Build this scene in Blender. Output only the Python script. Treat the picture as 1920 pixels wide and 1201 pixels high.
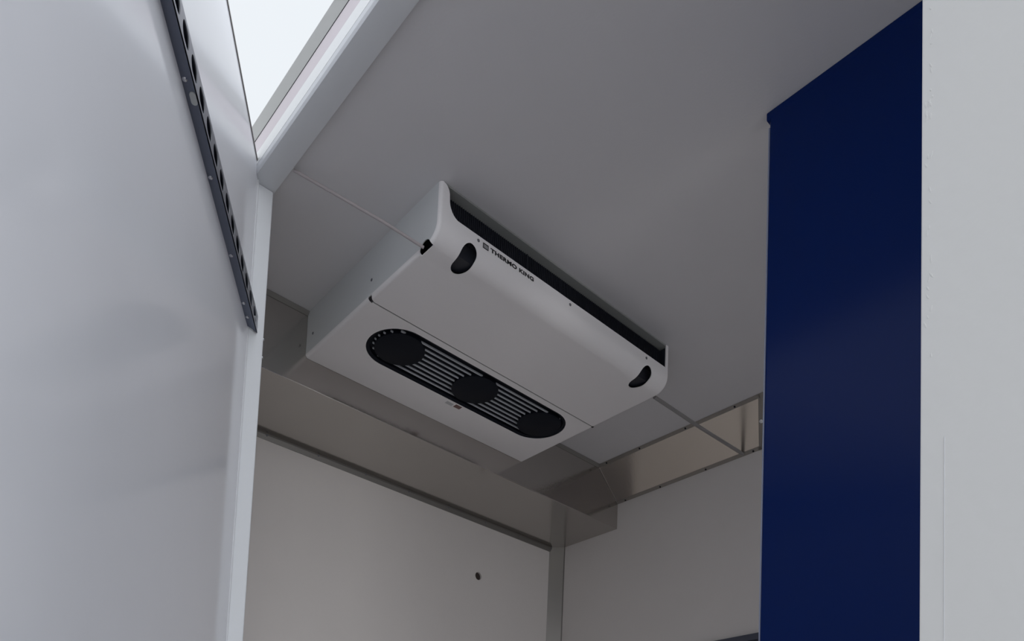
import bpy, bmesh, math, random
from mathutils import Vector, Matrix
random.seed(4)
for o in list(bpy.data.objects): bpy.data.objects.remove(o)
sc = bpy.context.scene
S = 1.3            # metres per layout unit (the ceiling is one unit above the camera)
Z0 = 1.6           # camera height above the ground

# ------------------------------------------------------------------ camera
cam = bpy.data.objects.new('camera', bpy.data.cameras.new('camera'))
sc.collection.objects.link(cam); sc.camera = cam
Rr = Vector((0.766729, -0.640277, 0.046607)); Dn = Vector((0.081697, 0.025306, -0.996336)); Fw = Vector((0.636752, 0.767727, 0.071711))
M = Matrix((Rr, -Dn, -Fw)).transposed().to_4x4(); M.translation = Vector((0, 0, Z0)); cam.matrix_world = M
cam.data.sensor_width = 36; cam.data.lens = 36 * 1467.513 / 1920
cam.data.shift_x = (960 - 864.978) / 1920; cam.data.shift_y = (1475.315 - 600.5) / 1920
cam.data.clip_start = .01

# ------------------------------------------------------------------ daylight
w = bpy.data.worlds.new('overcast'); sc.world = w; w.use_nodes = True
nt = w.node_tree; nt.nodes.clear()
out = nt.nodes.new('ShaderNodeOutputWorld'); bg = nt.nodes.new('ShaderNodeBackground')
tc = nt.nodes.new('ShaderNodeTexCoord'); sep = nt.nodes.new('ShaderNodeSeparateXYZ'); cr = nt.nodes.new('ShaderNodeValToRGB')
nt.links.new(tc.outputs['Generated'], sep.inputs[0]); nt.links.new(sep.outputs['Z'], cr.inputs[0])
cr.color_ramp.elements[0].position = 0.0; cr.color_ramp.elements[0].color = (.80, .81, .83, 1)
cr.color_ramp.elements[1].position = .60; cr.color_ramp.elements[1].color = (.78, .82, .86, 1)
# made-up brighter side of the sky, added to light the open door and jamb
mr = nt.nodes.new('ShaderNodeMapRange'); mr.inputs[1].default_value = -.05; mr.inputs[2].default_value = .85; mr.inputs[3].default_value = 1.0; mr.inputs[4].default_value = 3.4
mr.interpolation_type = 'SMOOTHSTEP'
vm = nt.nodes.new('ShaderNodeVectorMath'); vm.operation = 'DOT_PRODUCT'; vm.inputs[1].default_value = (.62, -.78, 0)
nt.links.new(tc.outputs['Generated'], vm.inputs[0]); nt.links.new(vm.outputs['Value'], mr.inputs[0]); nt.links.new(mr.outputs[0], bg.inputs[1])
nt.links.new(cr.outputs[0], bg.inputs[0])
nt.links.new(bg.outputs[0], out.inputs[0])
sc.view_settings.view_transform = 'Standard'; sc.view_settings.look = 'None'
sc.view_settings.exposure = 0.13; sc.view_settings.gamma = 1.0; sc.view_settings.use_curve_mapping = False

# ------------------------------------------------------------------ materials
def mat(name, col, rough=.5, metal=0., spec=.5, bump=0., bscale=200., coat=0., mottle=0., mscale=6.):
    m = bpy.data.materials.new(name); m.use_nodes = True
    n = m.node_tree; b = n.nodes['Principled BSDF']
    b.inputs['Base Color'].default_value = (*col, 1); b.inputs['Roughness'].default_value = rough
    b.inputs['Metallic'].default_value = metal; b.inputs['Specular IOR Level'].default_value = spec
    b.inputs['Coat Weight'].default_value = coat; b.inputs['Coat Roughness'].default_value = .08
    t = n.nodes.new('ShaderNodeTexCoord')
    if mottle:
        nz = n.nodes.new('ShaderNodeTexNoise'); nz.inputs['Scale'].default_value = mscale; nz.inputs['Detail'].default_value = 5
        n.links.new(t.outputs['Object'], nz.inputs['Vector'])
        mx = n.nodes.new('ShaderNodeMix'); mx.data_type = 'RGBA'
        mx.inputs[6].default_value = (*[c * (1 - mottle) for c in col], 1); mx.inputs[7].default_value = (*[min(1, c * (1 + mottle)) for c in col], 1)
        n.links.new(nz.outputs['Fac'], mx.inputs[0]); n.links.new(mx.outputs[2], b.inputs['Base Color'])
    if bump:
        nb = n.nodes.new('ShaderNodeTexNoise'); nb.inputs['Scale'].default_value = bscale; nb.inputs['Detail'].default_value = 3
        n.links.new(t.outputs['Object'], nb.inputs['Vector'])
        bp = n.nodes.new('ShaderNodeBump'); bp.inputs['Strength'].default_value = bump; bp.inputs['Distance'].default_value = .002
        n.links.new(nb.outputs['Fac'], bp.inputs['Height']); n.links.new(bp.outputs[0], b.inputs['Normal'])
    return m
GRP = mat('white_glassfibre', (.68, .645, .625), .42, bump=.10, bscale=220, mottle=.03)
CEIL = mat('ceiling_glassfibre', (.66, .65, .67), .45, bump=.08, bscale=220, mottle=.03)
DOOR = mat('door_gelcoat', (.85, .86, .91), .11, bump=.03, bscale=7, mottle=.02)
BODY = mat('body_paint', (.62, .62, .62), .45, bump=.10, bscale=90, mottle=.02)
FRAME = mat('frame_gelcoat', (.72, .74, .77), .35, bump=.06, bscale=60)
PINK = mat('seal_rebate', (.74, .68, .72), .5)
GUT = mat('drip_rail_grey', (.55, .56, .55), .4)
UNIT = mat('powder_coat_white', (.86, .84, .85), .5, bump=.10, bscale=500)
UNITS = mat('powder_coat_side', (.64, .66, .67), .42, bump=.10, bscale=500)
STEEL = mat('brushed_stainless', (.50, .475, .45), .15, metal=.95, bump=.06, bscale=120, mottle=.05)
BEIGE = mat('steel_coving', (.56, .51, .46), .23, metal=.9, bump=.06, bscale=120, mottle=.05)
DKST = mat('dark_edge_steel', (.20, .19, .18), .4, metal=.6)
RAIL = mat('anodised_track', (.13, .145, .19), .34, metal=.75, bump=.05, bscale=90)
BLACK = mat('black_plastic_and_shade', (.006, .008, .014), .6, spec=.15)
RAILF = mat('lit_track_face', (.40, .41, .45), .36, metal=.7)  # same metal as the track, lightened for light from the door opening
LIP = mat('bright_white_lip', (.90, .91, .92), .3)
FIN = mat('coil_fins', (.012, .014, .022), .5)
RIBM = mat('grille_rib_plastic', (.50, .52, .56), .35)
BLUE = mat('blue_gelcoat', (.0012, .014, .10), .20, spec=.12, bump=.10, bscale=5, mottle=.05)
BLUEE = mat('blue_edge_highlight', (.28, .31, .42), .35)
RUB = mat('black_rubber', (.03, .03, .035), .6)
WRUB = mat('white_seal', (.62, .63, .66), .5)
SCR = mat('screw_steel', (.55, .56, .60), .25, metal=1.)
DSCR = mat('dull_screw', (.16, .16, .18), .4, metal=.6)
PIPE = mat('grey_plastic_pipe', (.24, .23, .23), .45)
HOLE = mat('hole_dark_brown', (.035, .022, .018), .7)
INK = mat('black_ink', (.012, .012, .014), .5)
GREYINK = mat('grey_ink', (.22, .22, .23), .5)
STK = mat('sticker_white', (.75, .75, .76), .5)
STR = mat('sticker_brown', (.20, .12, .11), .5)
FLOOR = mat('floor_grey', (.68, .63, .60), .6, mottle=.1)
ASPH = mat('ground_concrete', (.36, .35, .34), .9, mottle=.15, bump=.2, bscale=30)
SEAL = mat('dirty_sealant', (.20, .19, .18), .6)

# ------------------------------------------------------------------ helpers
def W(p): return Vector((p[0] * S, p[1] * S, p[2] * S + Z0))
def link(name, bm, m, parent=None, loc=None, smooth=False, bevel=0, seg=2, autos=None):
    """bm is in layout units; loc (layout units) becomes the object's origin"""
    bmesh.ops.remove_doubles(bm, verts=bm.verts, dist=1e-6)
    bmesh.ops.recalc_face_normals(bm, faces=bm.faces)
    if bevel: bmesh.ops.bevel(bm, geom=[e for e in bm.edges if len(e.link_faces) == 2 and e.calc_face_angle() > .5], offset=bevel, segments=seg, affect='EDGES', profile=.6)
    if parent is not None: org = parent['_org']
    elif loc is not None: org = loc
    else:
        n = len(bm.verts); xs = [v.co for v in bm.verts]
        org = (sum(v.x for v in xs) / n, sum(v.y for v in xs) / n, min(v.z for v in xs))
    O = Vector(org)
    for v in bm.verts: v.co = (v.co - O) * S
    me = bpy.data.meshes.new(name); bm.to_mesh(me); bm.free()
    if smooth:
        for p in me.polygons: p.use_smooth = True
        try: me.set_sharp_from_angle(angle=math.radians(35))
        except Exception: pass
    me.materials.append(m)
    o = bpy.data.objects.new(name, me); sc.collection.objects.link(o)
    if parent is not None: o.parent = parent
    else: o.location = W(org)
    ORG[o.name] = tuple(org)
    o['_org'] = list(org)
    return o
ORG = {}
def empty(name, org, label, cat, group=None):
    o = bpy.data.objects.new(name, None); sc.collection.objects.link(o); o.empty_display_size = .05
    o.location = W(org); o['_org'] = list(org); o['label'] = label; o['category'] = cat
    if group: o['group'] = group
    return o
def struct(o, label=None, cat=None):
    o['kind'] = 'structure'
    if label: o['label'] = label
    if cat: o['category'] = cat
    return o
def box(bm, a, b):
    x0, y0, z0 = a; x1, y1, z1 = b
    v = [bm.verts.new(p) for p in ((x0,y0,z0),(x1,y0,z0),(x1,y1,z0),(x0,y1,z0),(x0,y0,z1),(x1,y0,z1),(x1,y1,z1),(x0,y1,z1))]
    for f in ((3,2,1,0),(4,5,6,7),(0,1,5,4),(1,2,6,5),(2,3,7,6),(3,0,4,7)): bm.faces.new([v[i] for i in f])
def B(*args):
    bm = bmesh.new()
    for a, b in args: box(bm, a, b)
    return bm
def prism(bm, loop, vec):
    """closed loop of 3D points extruded by vec"""
    vec = Vector(vec); a = [bm.verts.new(p) for p in loop]; b = [bm.verts.new(Vector(p) + vec) for p in loop]
    n = len(a); bm.faces.new(a[::-1]); bm.faces.new(b)
    for i in range(n): bm.faces.new((a[i], a[(i + 1) % n], b[(i + 1) % n], b[i]))
def frame_for(d):
    d = Vector(d).normalized(); h = Vector((0, 0, 1)) if abs(d.z) < .9 else Vector((1, 0, 0))
    u = d.cross(h).normalized(); return d, u, d.cross(u)
def tube(bm, pts, radii, n=14, cap=True):
    rings = []
    for i, p in enumerate(pts):
        p = Vector(p); a = Vector(pts[max(i - 1, 0)]); b = Vector(pts[min(i + 1, len(pts) - 1)])
        _, u, v = frame_for(b - a); r = radii[i] if isinstance(radii, (list, tuple)) else radii
        rings.append([bm.verts.new(p + (u * math.cos(t) + v * math.sin(t)) * r) for t in [2 * math.pi * k / n for k in range(n)]])
    for A, C in zip(rings, rings[1:]):
        for k in range(n): bm.faces.new((A[k], A[(k + 1) % n], C[(k + 1) % n], C[k]))
    if cap: bm.faces.new(rings[0][::-1]); bm.faces.new(rings[-1])
def dome(bm, c, nrm, r, h, n=12):
    d, u, v = frame_for(nrm); c = Vector(c); rings = []
    for rr, hh in ((1, 0), (1, .25), (.8, .7), (.45, .95)):
        rings.append([bm.verts.new(c + (u * math.cos(t) + v * math.sin(t)) * r * rr + d * h * hh) for t in [2 * math.pi * k / n for k in range(n)]])
    for A, C in zip(rings, rings[1:]):
        for k in range(n): bm.faces.new((A[k], A[(k + 1) % n], C[(k + 1) % n], C[k]))
    bm.faces.new(rings[0][::-1]); bm.faces.new(rings[-1])
def screw(name, c, nrm, r, h, m, parent=None):
    bm = bmesh.new(); dome(bm, c, nrm, r, h); o = link(name, bm, m, parent, smooth=True); return o
def stadium(cx, cy, hx, r, n=20):
    pts = []
    for k in range(n + 1):
        t = -math.pi / 2 + math.pi * k / n; pts.append((cx + hx + r * math.cos(t), cy + r * math.sin(t)))
    for k in range(n + 1):
        t = math.pi / 2 + math.pi * k / n; pts.append((cx - hx + r * math.cos(t), cy + r * math.sin(t)))
    return pts
def cut(o, cutter_bms):
    """boolean-cut o (already linked, parent/own origin) with bmeshes in layout units, apply, drop the cutters"""
    org = Vector(list(o['_org'])); tmp = []
    for bm in cutter_bms:
        bmesh.ops.recalc_face_normals(bm, faces=bm.faces)
        for v in bm.verts: v.co = (v.co - org) * S
        me = bpy.data.meshes.new('cutter'); bm.to_mesh(me); bm.free()
        c = bpy.data.objects.new('cutter', me); sc.collection.objects.link(c); tmp.append(c)
        if o.parent: c.parent = o.parent
        else: c.location = o.location
        md = o.modifiers.new('b', 'BOOLEAN'); md.object = c; md.operation = 'DIFFERENCE'; md.solver = 'EXACT'
    bpy.context.view_layer.update()
    ev = o.evaluated_get(bpy.context.evaluated_depsgraph_get())
    me = bpy.data.meshes.new_from_object(ev)
    o.modifiers.clear(); old = o.data; o.data = me; bpy.data.meshes.remove(old)
    for c in tmp:
        m = c.data; bpy.data.objects.remove(c); bpy.data.meshes.remove(m)
    for p in me.polygons: p.use_smooth = True
    try: me.set_sharp_from_angle(angle=math.radians(30))
    except Exception: pass
    return o

# ------------------------------------------------------------------ the setting
FL = -.62; YB = 1.535; XR = 1.589; YN = -1.3
struct(link('ground', B(((-12, -12, -1.24), (12, 12, -1.231))), ASPH))
struct(link('floor', B(((.44, YN, FL - .04), (XR + .04, YB + .04, FL))), FLOOR))
struct(link('ceiling', B(((.476, YN, 1.0), (XR + .04, YB + .04, 1.04))), CEIL))
struct(link('wall_back', B(((.40, YB, FL), (XR + .04, YB + .04, 1.0))), GRP))
bk = bpy.data.objects['wall_back']
def cyl(c, d, r, L, n=28):
    bm = bmesh.new(); d = Vector(d).normalized(); c = Vector(c); tube(bm, [c - d * L / 2, c + d * L / 2], r, n); return bm
cut(bk, [cyl((1.2975, YB, .702), (0, 1, 0), .0105, .03)])
hp = link('wall_hole_dark', cyl((1.2975, YB + .008, .702), (0, 1, 0), .0104, .006), HOLE, bk)  # dark brown disc stands for the shade inside the wall hole
struct(link('wall_right', B(((XR, YN, FL), (XR + .04, YB, 1.0))), GRP))
# door-side wall: right of the opening (outer skin is the white panel at the right of the picture)
wr = link('wall_door_side', B(((.442, YN - .04, FL - .12), (.474, .1605, .995))), BODY, bevel=.0008)
struct(wr)
bm = bmesh.new()
for k in range(46):
    z = .18 + .006 * k + random.uniform(0, .30)
    if random.random() < .35: z = random.choice((.42, .43, .38, .30)) + random.uniform(-.02, .02)
    y = .1572 + random.uniform(-.0022, .0012)
    p = Vector((.4423, y, z)); d = Vector((0, random.uniform(-.3, .5), 1)).normalized(); L = random.uniform(.0012, .004)
    tube(bm, [p - d * L, p - d * L * .5, p, p + d * L * .6, p + d * L], [.0001, .0004, .0006, .0004, .0001], 6)
link('sealant_wrinkle', bm, BODY, wr, smooth=True)
bm = bmesh.new(); tube(bm, [(.4418, .1486, FL), (.4419, .1486, .225)], .0002, 6); link('vertical_ridge', bm, WRUB, wr)
# door-side wall: left of the opening, with the jamb
jl = link('wall_left', B(((.446, 1.094, FL - .12), (.474, YB, .992))), FRAME, bevel=.0025, seg=3); struct(jl)
for z in (.756, .727):
    s = screw('jamb_screw', (.4752, 1.0985, z), (1, -.6, 0), .0022, .0022, SCR, jl)
# header beam over the opening
prof = [(.476, .992), (.4402, .992), (.4378, .9955), (.4375, 1.0005), (.4375, 1.0235), (.4388, 1.0243), (.4388, 1.0510), (.4383, 1.0520), (.4300, 1.0653), (.4303, 1.0668), (.446, 1.10), (.476, 1.10)]
bm = bmesh.new(); prism(bm, [(x, YN - .04, z) for x, z in prof], (0, 2.6, 0))
hd = link('trim_1', bm, FRAME, smooth=True, bevel=.0006); struct(hd, 'white header beam along the top of the door opening', 'header')
def band(name, m, pts):
    bm = bmesh.new(); prism(bm, [(x, YN - .03, z) for x, z in pts], (0, 2.58, 0)); return link(name, bm, m, hd)
band('white_lip', LIP, ((.4372, 1.0030), (.4372, 1.0232), (.4376, 1.0232), (.4376, 1.0030)))
band('seal_rebate', PINK, ((.4385, 1.0246), (.4385, 1.0505), (.4390, 1.0505), (.4390, 1.0246)))
band('drip_rail', GUT, ((.4381, 1.0519), (.4298, 1.0652), (.4303, 1.0655), (.4386, 1.0522)))
bm = bmesh.new(); tube(bm, [(.4384, YN, 1.0512), (.4384, 1.29, 1.0512)], .0006, 8); link('seal_line', bm, RUB, hd)
struct(link('roof', B(((.476, YN - .04, 1.041), (XR + .04, YB + .04, 1.10))), BODY))

# ------------------------------------------------------------------ open door leaf
a = math.radians(-124.307); U = Vector((math.cos(a), math.sin(a), 0)); N = Vector((.826, -.5637, 0))
HG = Vector((.4468, 1.0912, 0))
def dp(s, o, z): return HG + U * s + N * o + Vector((0, 0, z))
def dbox(bm, s0, s1, o0, o1, z0, z1):
    prism(bm, [dp(s0, o0, z0), dp(s1, o0, z0), dp(s1, o1, z0), dp(s0, o1, z0)], (0, 0, z1 - z0))
bm = bmesh.new(); dbox(bm, .0025, .86, -.045, 0, FL, 1.0095)
dr = link('door_1', bm, DOOR, bevel=.0012); struct(dr)
bm = bmesh.new(); dbox(bm, .002, .86, -.006, .0012, 1.0085, 1.0115); link('top_gasket', bm, DKST, dr)
bm = bmesh.new(); tube(bm, [dp(.0012, .0005, FL), dp(.0012, .0005, 1.008)], .0016, 8); link('edge_seal', bm, WRUB, dr)
# cargo track riveted across the door
o1 = .0122
bm = bmesh.new()
t = .0012; zb = .757; zf = .7825
prism(bm, [dp(.005, 0, zb), dp(-.002, o1 * .55, zb), dp(-.010, o1, zb), dp(.86, o1, zb), dp(.86, 0, zb)], (0, 0, t))
tr = link('cargo_track', bm, RAIL, dr); tr['label'] = 'dark metal slotted track riveted across the inside of the door'
bm = bmesh.new(); prism(bm, [dp(-.010, o1 - t, zb), dp(.86, o1 - t, zb), dp(.86, o1 - t, zf), dp(-.008, o1 - t, zf), dp(-.008, o1 - t, zb + .006)], N * t)
face = link('slotted_face', bm, RAILF, dr)
cs = []
s = .0155
while s < .84:
    bm = bmesh.new(); lo = [dp(s + x, 0, zb + .0128 + y) for x, y in stadium(0, 0, .0040, .0082, 10)]
    prism(bm, lo, N * .03); cs.append(bm); s += .0338
big = bmesh.new()
for c in cs:
    m_ = bpy.data.meshes.new('t'); c.to_mesh(m_); big.from_mesh(m_); bpy.data.meshes.remove(m_); c.free()
cut(face, [big])
face.parent = tr
bm = bmesh.new(); dbox(bm, -.006, .86, 0, o1 - t, zf - .0012, zf - .0001); l_ = link('track_top', bm, RAIL, dr); l_.parent = tr
bm = bmesh.new(); dbox(bm, -.006, .86, 0, .0006, zb + .001, zf); l_ = link('track_inner_shade', bm, BLACK, dr); l_.parent = tr  # black sheet paints the shade inside the hollow track
for s in (.0255, .0555, .1475, .2695, .3879, .508, .63):
    r_ = screw('rivet', dp(s, .0035, zb), (0, 0, -1), .0028, .0016, SCR, dr); r_.parent = tr
bm = bmesh.new(); c0 = dp(.368, .0075, zb)
prism(bm, [c0 + U * x + N * y for x, y in stadium(0, 0, .004, .0032, 8)], (0, 0, -.0012)); l_ = link('scuff_plate', bm, mat('worn_metal', (.50, .52, .52), .5, metal=.5), dr, smooth=True); l_.parent = tr

# ------------------------------------------------------------------ stainless box along the back wall, coving, corner strip
bm = bmesh.new(); YF0 = 1.317; zs = .8535
prism(bm, [(x, YF0, z) for x, z in ((.474, 1.0), (1.503, 1.0), (XR, .922), (XR, zs), (.474, zs))], (0, YB - YF0, 0))
bx = link('trim_2', bm, STEEL, bevel=.0015); struct(bx, 'boxed stainless cover between ceiling and back wall', 'cover box')
bm = bmesh.new(); prism(bm, [(.474, YB, zs), (.474, YB - .0045, zs), (.474, YB - .0045, zs - .0035), (.474, YB - .0015, zs - .013), (.474, YB, zs - .013)], (1.09, 0, 0)); link('edge_strip', bm, DKST, bx)
bm = bmesh.new(); prism(bm, [(.474, YF0, .9995), (.474, YF0 - .007, .9995), (.474, YF0 - .001, .993), (.474, YF0, .993)], (1.03, 0, 0)); link('ceiling_sealant', bm, SEAL, bx)
for k in range(9): screw('rivet', (.56 + .125 * k, YB - .0045, zs - .004), (0, -1, -.3), .0022, .0012, DSCR, bx)
bm = bmesh.new(); prism(bm, [(1.558, YB, FL), (1.5605, YB - .0015, FL), (XR - .0015, 1.506, FL), (XR, 1.503, FL), (XR, YB, FL)], (0, 0, zs - FL))
cs_ = link('trim_3', bm, mat('dull_stainless', (.30, .285, .27), .35, metal=.8, bump=.06, bscale=120)); struct(cs_, 'vertical stainless corner strip in the back corner', 'corner strip')
# coving along right wall, 45 degree; its near end is cut obliquely
bm = bmesh.new()
A0, A1 = Vector((1.503, YF0, 1.0)), Vector((XR, YF0, .922)); E0, E1 = Vector((1.503, .868, 1.0)), Vector((XR, .913, .922))
nn = Vector((.078, 0, .086)).normalized() * .004
prism(bm, [A0, A1, E1, E0], nn)
cv = link('trim_4', bm, BEIGE); struct(cv, 'slanted steel coving between ceiling and right wall', 'coving')
def strip(p, q, wdir, wd, th, m, name, par):
    bm = bmesh.new(); p = Vector(p); q = Vector(q); wdir = Vector(wdir).normalized() * wd
    prism(bm, [p, q, q + wdir, p + wdir], -nn.normalized() * th); return link(name, bm, m, par)
sl = Vector((.086, 0, -.078)).normalized()
TRM = mat('coving_edge', (.27, .25, .23), .45, metal=.5)
strip(A0, (1.503, .866, 1.0), sl, .0085, .0012, TRM, 'edge_strip', cv)
strip(Vector(A1) - sl * .0085, Vector((XR, .905, .922)) - sl * .0085, sl, .0085, .0012, TRM, 'edge_strip', cv)
strip(E0, E1, (0, -1, 0), .012, .0012, TRM, 'end_strip', cv)
for y in (.926, 1.0535, 1.1855, 1.29): screw('rivet', (1.5058, y, .9965), -nn, .0026, .0012, BLACK, cv)
for y in (.9255, 1.049, 1.180, 1.29): screw('rivet', (1.5862, y, .9235), -nn, .0026, .0012, BLACK, cv)
# continuation of the coving behind the blue panel, a darker infill
bm = bmesh.new(); prism(bm, [E0 + Vector((0, -.001, 0)), E1 + Vector((0, -.001, 0)), Vector((XR, YN, .922)), Vector((1.503, YN, 1.0))], nn)
c2 = link('trim_5', bm, STEEL); struct(c2, 'plain steel coving continuing behind the blue panel', 'coving')
screw('rivet', (1.545, .884, .9615), -nn, .0045, .003, STK, c2)

# logistic track on right wall
bm = B(((XR - .010, YN + .05, .452), (XR, 1.49, .497)))
lt = link('cargo_track', bm, RAIL, bevel=.002); lt['label'] = 'grey slotted metal track along the right wall at the bottom of the view'; lt['category'] = 'wall track'
cs = bmesh.new(); y = YN + .1
while y < 1.46:
    prism(cs, [(XR - .02, y + p, .472 + q) for p, q in stadium(0, 0, .012, .0105, 8)], (.018, 0, 0)); y += .048
cut(lt, [cs])

# ------------------------------------------------------------------ blue partition panel
bp = empty('partition_panel', (.93, .2, FL), 'tall glossy dark blue panel standing behind the white door post', 'panel')
link('panel_sheet', B(((.914, -.55, FL), (.934, .5195, .9990))), BLUE, bp, bevel=.003, seg=3)
link('edge_strip', B(((.9155, .5197, FL), (.9325, .5218, .978))), BLUEE, bp, bevel=.0006)  # pale strip paints the highlight along the blue panel's edge
link('top_channel', B(((.9136, -.55, .9885), (.9345, .5240, .9998))), BLUE, bp, bevel=.0015)

# ------------------------------------------------------------------ evaporator unit
UX0, UX1, UYF, UYB, UZ = .656, 1.234, .905, 1.3165, .910
ev = empty('evaporator_unit', ((UX0 + UX1) / 2, 1.11, UZ), 'white van refrigeration evaporator fixed to ceiling with oval fan grille', 'cooling unit')
RB = .028; RE = .006
def pathpts():
    """(y, z, ny, nz) outer skin from ceiling at the front, round the bend, to the back; n points inward"""
    P = [(UYF, z, 1, 0) for z in (.9995, .975, .9525, UZ + RB + .006)]
    for k in range(13):
        t = math.pi / 2 * k / 12; P.append((UYF + RB - RB * math.cos(t), UZ + RB - RB * math.sin(t), math.cos(t), math.sin(t)))
    return P
def sweep(P, x0=UX0, x1=UX1, r=RE, th=.0018, roundend=(True, True)):
    cols = []
    n = 6
    for k in range(n + 1):
        t = math.pi / 2 * k / n; cols.append((x0 + r * (1 - math.sin(t)) if False else x0 + r * (1 - math.cos(t)), r * (1 - math.sin(t)), (math.cos(t), math.sin(t))))
    full = cols + [(x0 + x1 - x, i, (-c, s)) for x, i, (c, s) in reversed(cols)]
    bm = bmesh.new(); outer = []; inner = []
    for x, ins, (c, s) in full:
        outer.append([bm.verts.new((x, y + ny * ins, z + nz * ins)) for y, z, ny, nz in P])
        inner.append([bm.verts.new((x + c * th, y + ny * (ins + s * th), z + nz * (ins + s * th))) for y, z, ny, nz in P])
    for L, fl in ((outer, 1), (inner, -1)):
        for A, C in zip(L, L[1:]):
            for i in range(len(P) - 1):
                f = (A[i], C[i], C[i + 1], A[i + 1]); bm.faces.new(f[::fl])
    for A, C in ((outer[0], inner[0]), (outer[-1], inner[-1])):
        for i in range(len(P) - 1): bm.faces.new((A[i], A[i + 1], C[i + 1], C[i]))
    for i in (0, len(P) - 1):
        for q in range(len(full) - 1): bm.faces.new((outer[q][i], outer[q + 1][i], inner[q + 1][i], inner[q][i]))
    return bm
P1 = pathpts() + [(y, UZ, 0, 1) for y in (.96, 1.02, 1.0960)]
P2 = [(y, UZ, 0, 1) for y in (1.0986, 1.16, 1.24, UYB)]
cover = link('front_cover', sweep(P1), UNIT, ev)
# slot cutter with rounded lower-left corner, oval holes wrapping the bend, pipe notch
sx0 = .6735; sx1 = 1.2225; szb = .9528
pts = [(.6620, 1.02), (.6620, .9988), (.6655, .9978), (.6690, .9953), (.6718, .9910), (.6732, .9860), (sx0, .9800)]
for k in range(1, 9):
    t = math.pi / 2 * k / 8; pts.append((sx0 + .020 - .020 * math.cos(t), szb + .026 - .026 * math.sin(t)))
pts += [(sx1, szb), (sx1, 1.02)]
c1 = bmesh.new(); prism(c1, [(x, UYF - .02, z) for x, z in pts], (0, .06, 0))
def ovalcut(cx, hx=.0150, hl=.0090):
    bm = bmesh.new(); d = Vector((0, -1, -1)).normalized(); al = Vector((0.0, 1, -1)).normalized()
    c = Vector((cx, UYF + RB * .3, UZ + RB * .3)) - d * .03 + al * .0080
    lo = [c + Vector((1, 0, 0)) * q + al * p for p, q in stadium(0, 0, hl, hx, 12)]
    prism(bm, lo, d * .08); return bm
c2_ = ovalcut(.7215); c3 = ovalcut(1.1705)
c4 = cyl((.655, .941, .9085), (1, 0, 0), .0150, .016)
def notchcut():
    bm = bmesh.new(); prism(bm, [(UX0 - .004, 1.0840, UZ - .004), (UX0 - .004, 1.1000, UZ - .004), (UX0 + .0095, 1.1015, UZ - .004), (UX0 + .0095, 1.0955, UZ - .004), (UX0 + .004, 1.0925, UZ - .004)], (0, 0, .0095)); return bm
cut(cover, [c1, c2_, c3, c4, notchcut()])
bot = link('bottom_panel', sweep(P2), UNIT, ev)
GC = .9555; GY = 1.1735; GR = .0615; GH = .1825
cg = bmesh.new(); prism(cg, [(x, y, UZ - .01) for x, y in stadium(GC, GY, GH, GR, 24)], (0, 0, .02))
cut(bot, [cg, notchcut()])
# side panels
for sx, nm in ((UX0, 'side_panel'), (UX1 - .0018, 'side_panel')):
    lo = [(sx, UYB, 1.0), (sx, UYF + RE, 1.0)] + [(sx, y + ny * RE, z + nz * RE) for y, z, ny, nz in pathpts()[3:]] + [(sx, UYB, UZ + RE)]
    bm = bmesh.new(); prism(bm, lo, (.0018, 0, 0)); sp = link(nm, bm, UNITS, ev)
    if sx == UX0: cut(sp, [cyl((.655, .941, .9085), (1, 0, 0), .0150, .016), notchcut()])
# dark seam filler & notches
link('panel_seam', B(((UX0 + .006, 1.0935, UZ + .0012), (UX1 - .006, 1.1005, UZ + .004))), RUB, ev)
link('seam_notch', B(((UX0 + .003, 1.084, UZ + .003), (UX0 + .014, 1.103, UZ + .006))), RUB, ev)
link('seam_notch', B(((UX1 - .005, 1.0955, UZ - .0006), (UX1 - .001, 1.0995, UZ + .001))), RUB, ev)
# coil behind the outlet and top plate
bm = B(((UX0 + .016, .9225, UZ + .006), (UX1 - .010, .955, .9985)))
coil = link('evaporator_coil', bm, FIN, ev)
bm = bmesh.new(); x = UX0 + .02
while x < UX1 - .012:
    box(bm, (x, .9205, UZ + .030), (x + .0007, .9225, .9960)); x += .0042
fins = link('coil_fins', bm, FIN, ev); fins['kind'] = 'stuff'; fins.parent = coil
link('top_plate', B(((UX0 + .004, .9056, .9966), (UX1 - .004, 1.31, .9994))), mat('inner_plate', (.30, .31, .30), .5), ev)
link('slot_divider', B(((.8475, .914, .953), (.849, .9175, .990))), FIN, ev)
for bx0 in (UX0 + .010, UX1 - .010): link('inner_bracket', B(((bx0, .9095, UZ + .030), (bx0 + .002, .95, .995))), FIN, ev)
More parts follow.
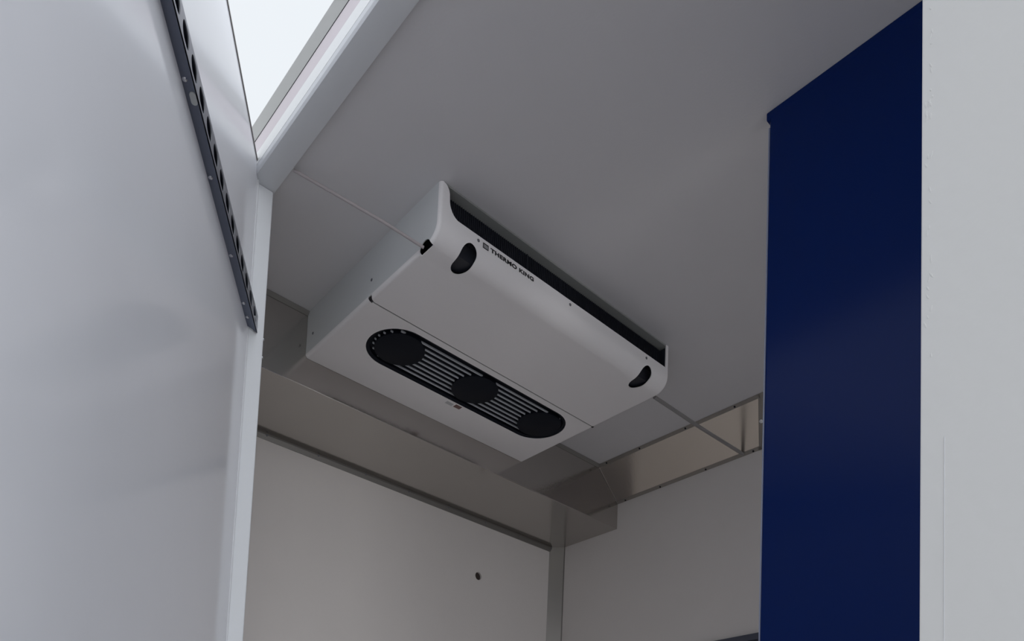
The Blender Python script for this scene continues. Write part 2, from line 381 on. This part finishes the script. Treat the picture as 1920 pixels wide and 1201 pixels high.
# fan grille
fg = link('fan_grille', B(((UX0 + .02, GY - .07, UZ + .0085), (UX1 - .02, GY + .07, UZ + .010))), BLACK, ev)
bm = bmesh.new(); so = stadium(GC, GY, GH, GR - .0002, 24); si = stadium(GC, GY, GH, GR - .0065, 24); n = len(so)
ro = [bm.verts.new((x, y, UZ + .0012)) for x, y in so]; ri = [bm.verts.new((x, y, UZ + .0032)) for x, y in si]; rd = [bm.verts.new((x, y, UZ + .0084)) for x, y in si]; re_ = [bm.verts.new((x, y, UZ + .0084)) for x, y in so]
for i in range(n):
    j = (i + 1) % n
    for A, C in ((ro, ri), (ri, rd), (rd, re_), (re_, ro)): bm.faces.new((A[i], A[j], C[j], C[i]))
q = link('grille_rim', bm, BLACK, ev, smooth=True); q.parent = fg
for k in range(8):
    y = GY - .0425 + k * .0127
    dy = abs(y - GY); ext = GH + math.sqrt(max(0, (GR - .012) ** 2 - dy * dy))
    hw = .0015 if k == 0 else .0010
    bm = bmesh.new(); prism(bm, [(GC - ext, y - hw, UZ + .0062), (GC - ext, y - hw, UZ + .0035), (GC - ext, y, UZ + .0026), (GC - ext, y + hw, UZ + .0035), (GC - ext, y + hw, UZ + .0062)], (2 * ext, 0, 0))
    q = link('grille_bar', bm, RIBM, ev); q.parent = fg
for cx in (.7745, .960, 1.1440):
    bm = bmesh.new(); tube(bm, [(cx, GY, UZ + .0084), (cx, GY, UZ + .0012), (cx, GY, UZ + .0005)], [.0475, .0475, .0462], 40)
    q = link('fan_hub', bm, BLACK, ev, smooth=True); q.parent = fg
# screws
for x in (.7333, .9458, 1.1616): screw('cover_screw', (x, UYF, .9447), (0, -1, 0), .0026, .0014, DSCR, ev)
for y, z in ((1.0906, .9415), (1.2916, .9462)): screw('side_screw', (UX0, y, z), (-1, 0, 0), .0026, .0014, DSCR, ev)
# label below the grille
link('warning_sticker', B(((.9430, 1.2400, UZ - .0004), (.9600, 1.2490, UZ))), mat('faded_label', (.52, .52, .54), .5), ev)
link('warning_sticker', B(((.9640, 1.2370, UZ - .0005), (.9800, 1.2475, UZ))), STR, ev)
# lettering
def text_mesh(body, x0, x1, zb_, zt):
    cu = bpy.data.curves.new('lettering', 'FONT'); cu.body = body; cu.size = 1; cu.offset = .045; cu.space_character = 1.08; cu.extrude = .01
    to = bpy.data.objects.new('lettering', cu); sc.collection.objects.link(to); bpy.context.view_layer.update()
    me = bpy.data.meshes.new_from_object(to.evaluated_get(bpy.context.evaluated_depsgraph_get()))
    bpy.data.objects.remove(to); bpy.data.curves.remove(cu)
    xs = [v.co.x for v in me.vertices]; ys = [v.co.y for v in me.vertices]
    bm = bmesh.new(); bm.from_mesh(me); bpy.data.meshes.remove(me)
    for v in bm.verts:
        x = x0 + (v.co.x - min(xs)) / (max(xs) - min(xs)) * (x1 - x0); z = zb_ + (v.co.y - min(ys)) / (max(ys) - min(ys)) * (zt - zb_)
        v.co = Vector((x, UYF - .0002 - v.co.z * .02, z))
    return bm
link('brand_lettering', text_mesh('THERMO KING', .7590, .8560, .9398, .9468), INK, ev)
bm = bmesh.new(); lx0, lx1, lz0, lz1 = .7430, .7545, .9385, .9470; e = .0012
for a_, b_ in (((lx0, lz0), (lx1, lz0 + e)), ((lx0, lz1 - e), (lx1, lz1)), ((lx0, lz0), (lx0 + e, lz1)), ((lx1 - e, lz0), (lx1, lz1))): box(bm, (a_[0], UYF - .0005, a_[1]), (b_[0], UYF, b_[1]))
lg = link('square_logo', bm, INK, ev)
bm = bmesh.new()
for k in range(4): box(bm, (lx0 + .0017 + k * .0021, UYF - .0004, lz0 + .0016), (lx0 + .0031 + k * .0021, UYF, lz1 - .0016))
q = link('logo_hatching', bm, GREYINK, ev); q.parent = lg

# ------------------------------------------------------------------ pipe running through the unit
bm = bmesh.new(); tube(bm, [(.480, 1.040, .9955), (.60, .972, .940), (.6555, .9415, .9115)], .0023, 12)
hs = link('drain_hose', bm, mat('pale_plastic_hose', (.40, .36, .37), .45), smooth=True); hs['label'] = 'thin pale hose running from the door header to the left side of the evaporator'; hs['category'] = 'hose'
bm = bmesh.new(); tube(bm, [(1.236, .940, .9128), (1.40, .9455, .9170), (XR, .951, .9255)], .0038, 12)
pi_ = link('drain_pipe', bm, PIPE, smooth=True); pi_['label'] = 'grey pipe running from the right end of the evaporator to the right wall'; pi_['category'] = 'pipe'

for o in bpy.data.objects:
    if '_org' in o: del o['_org']
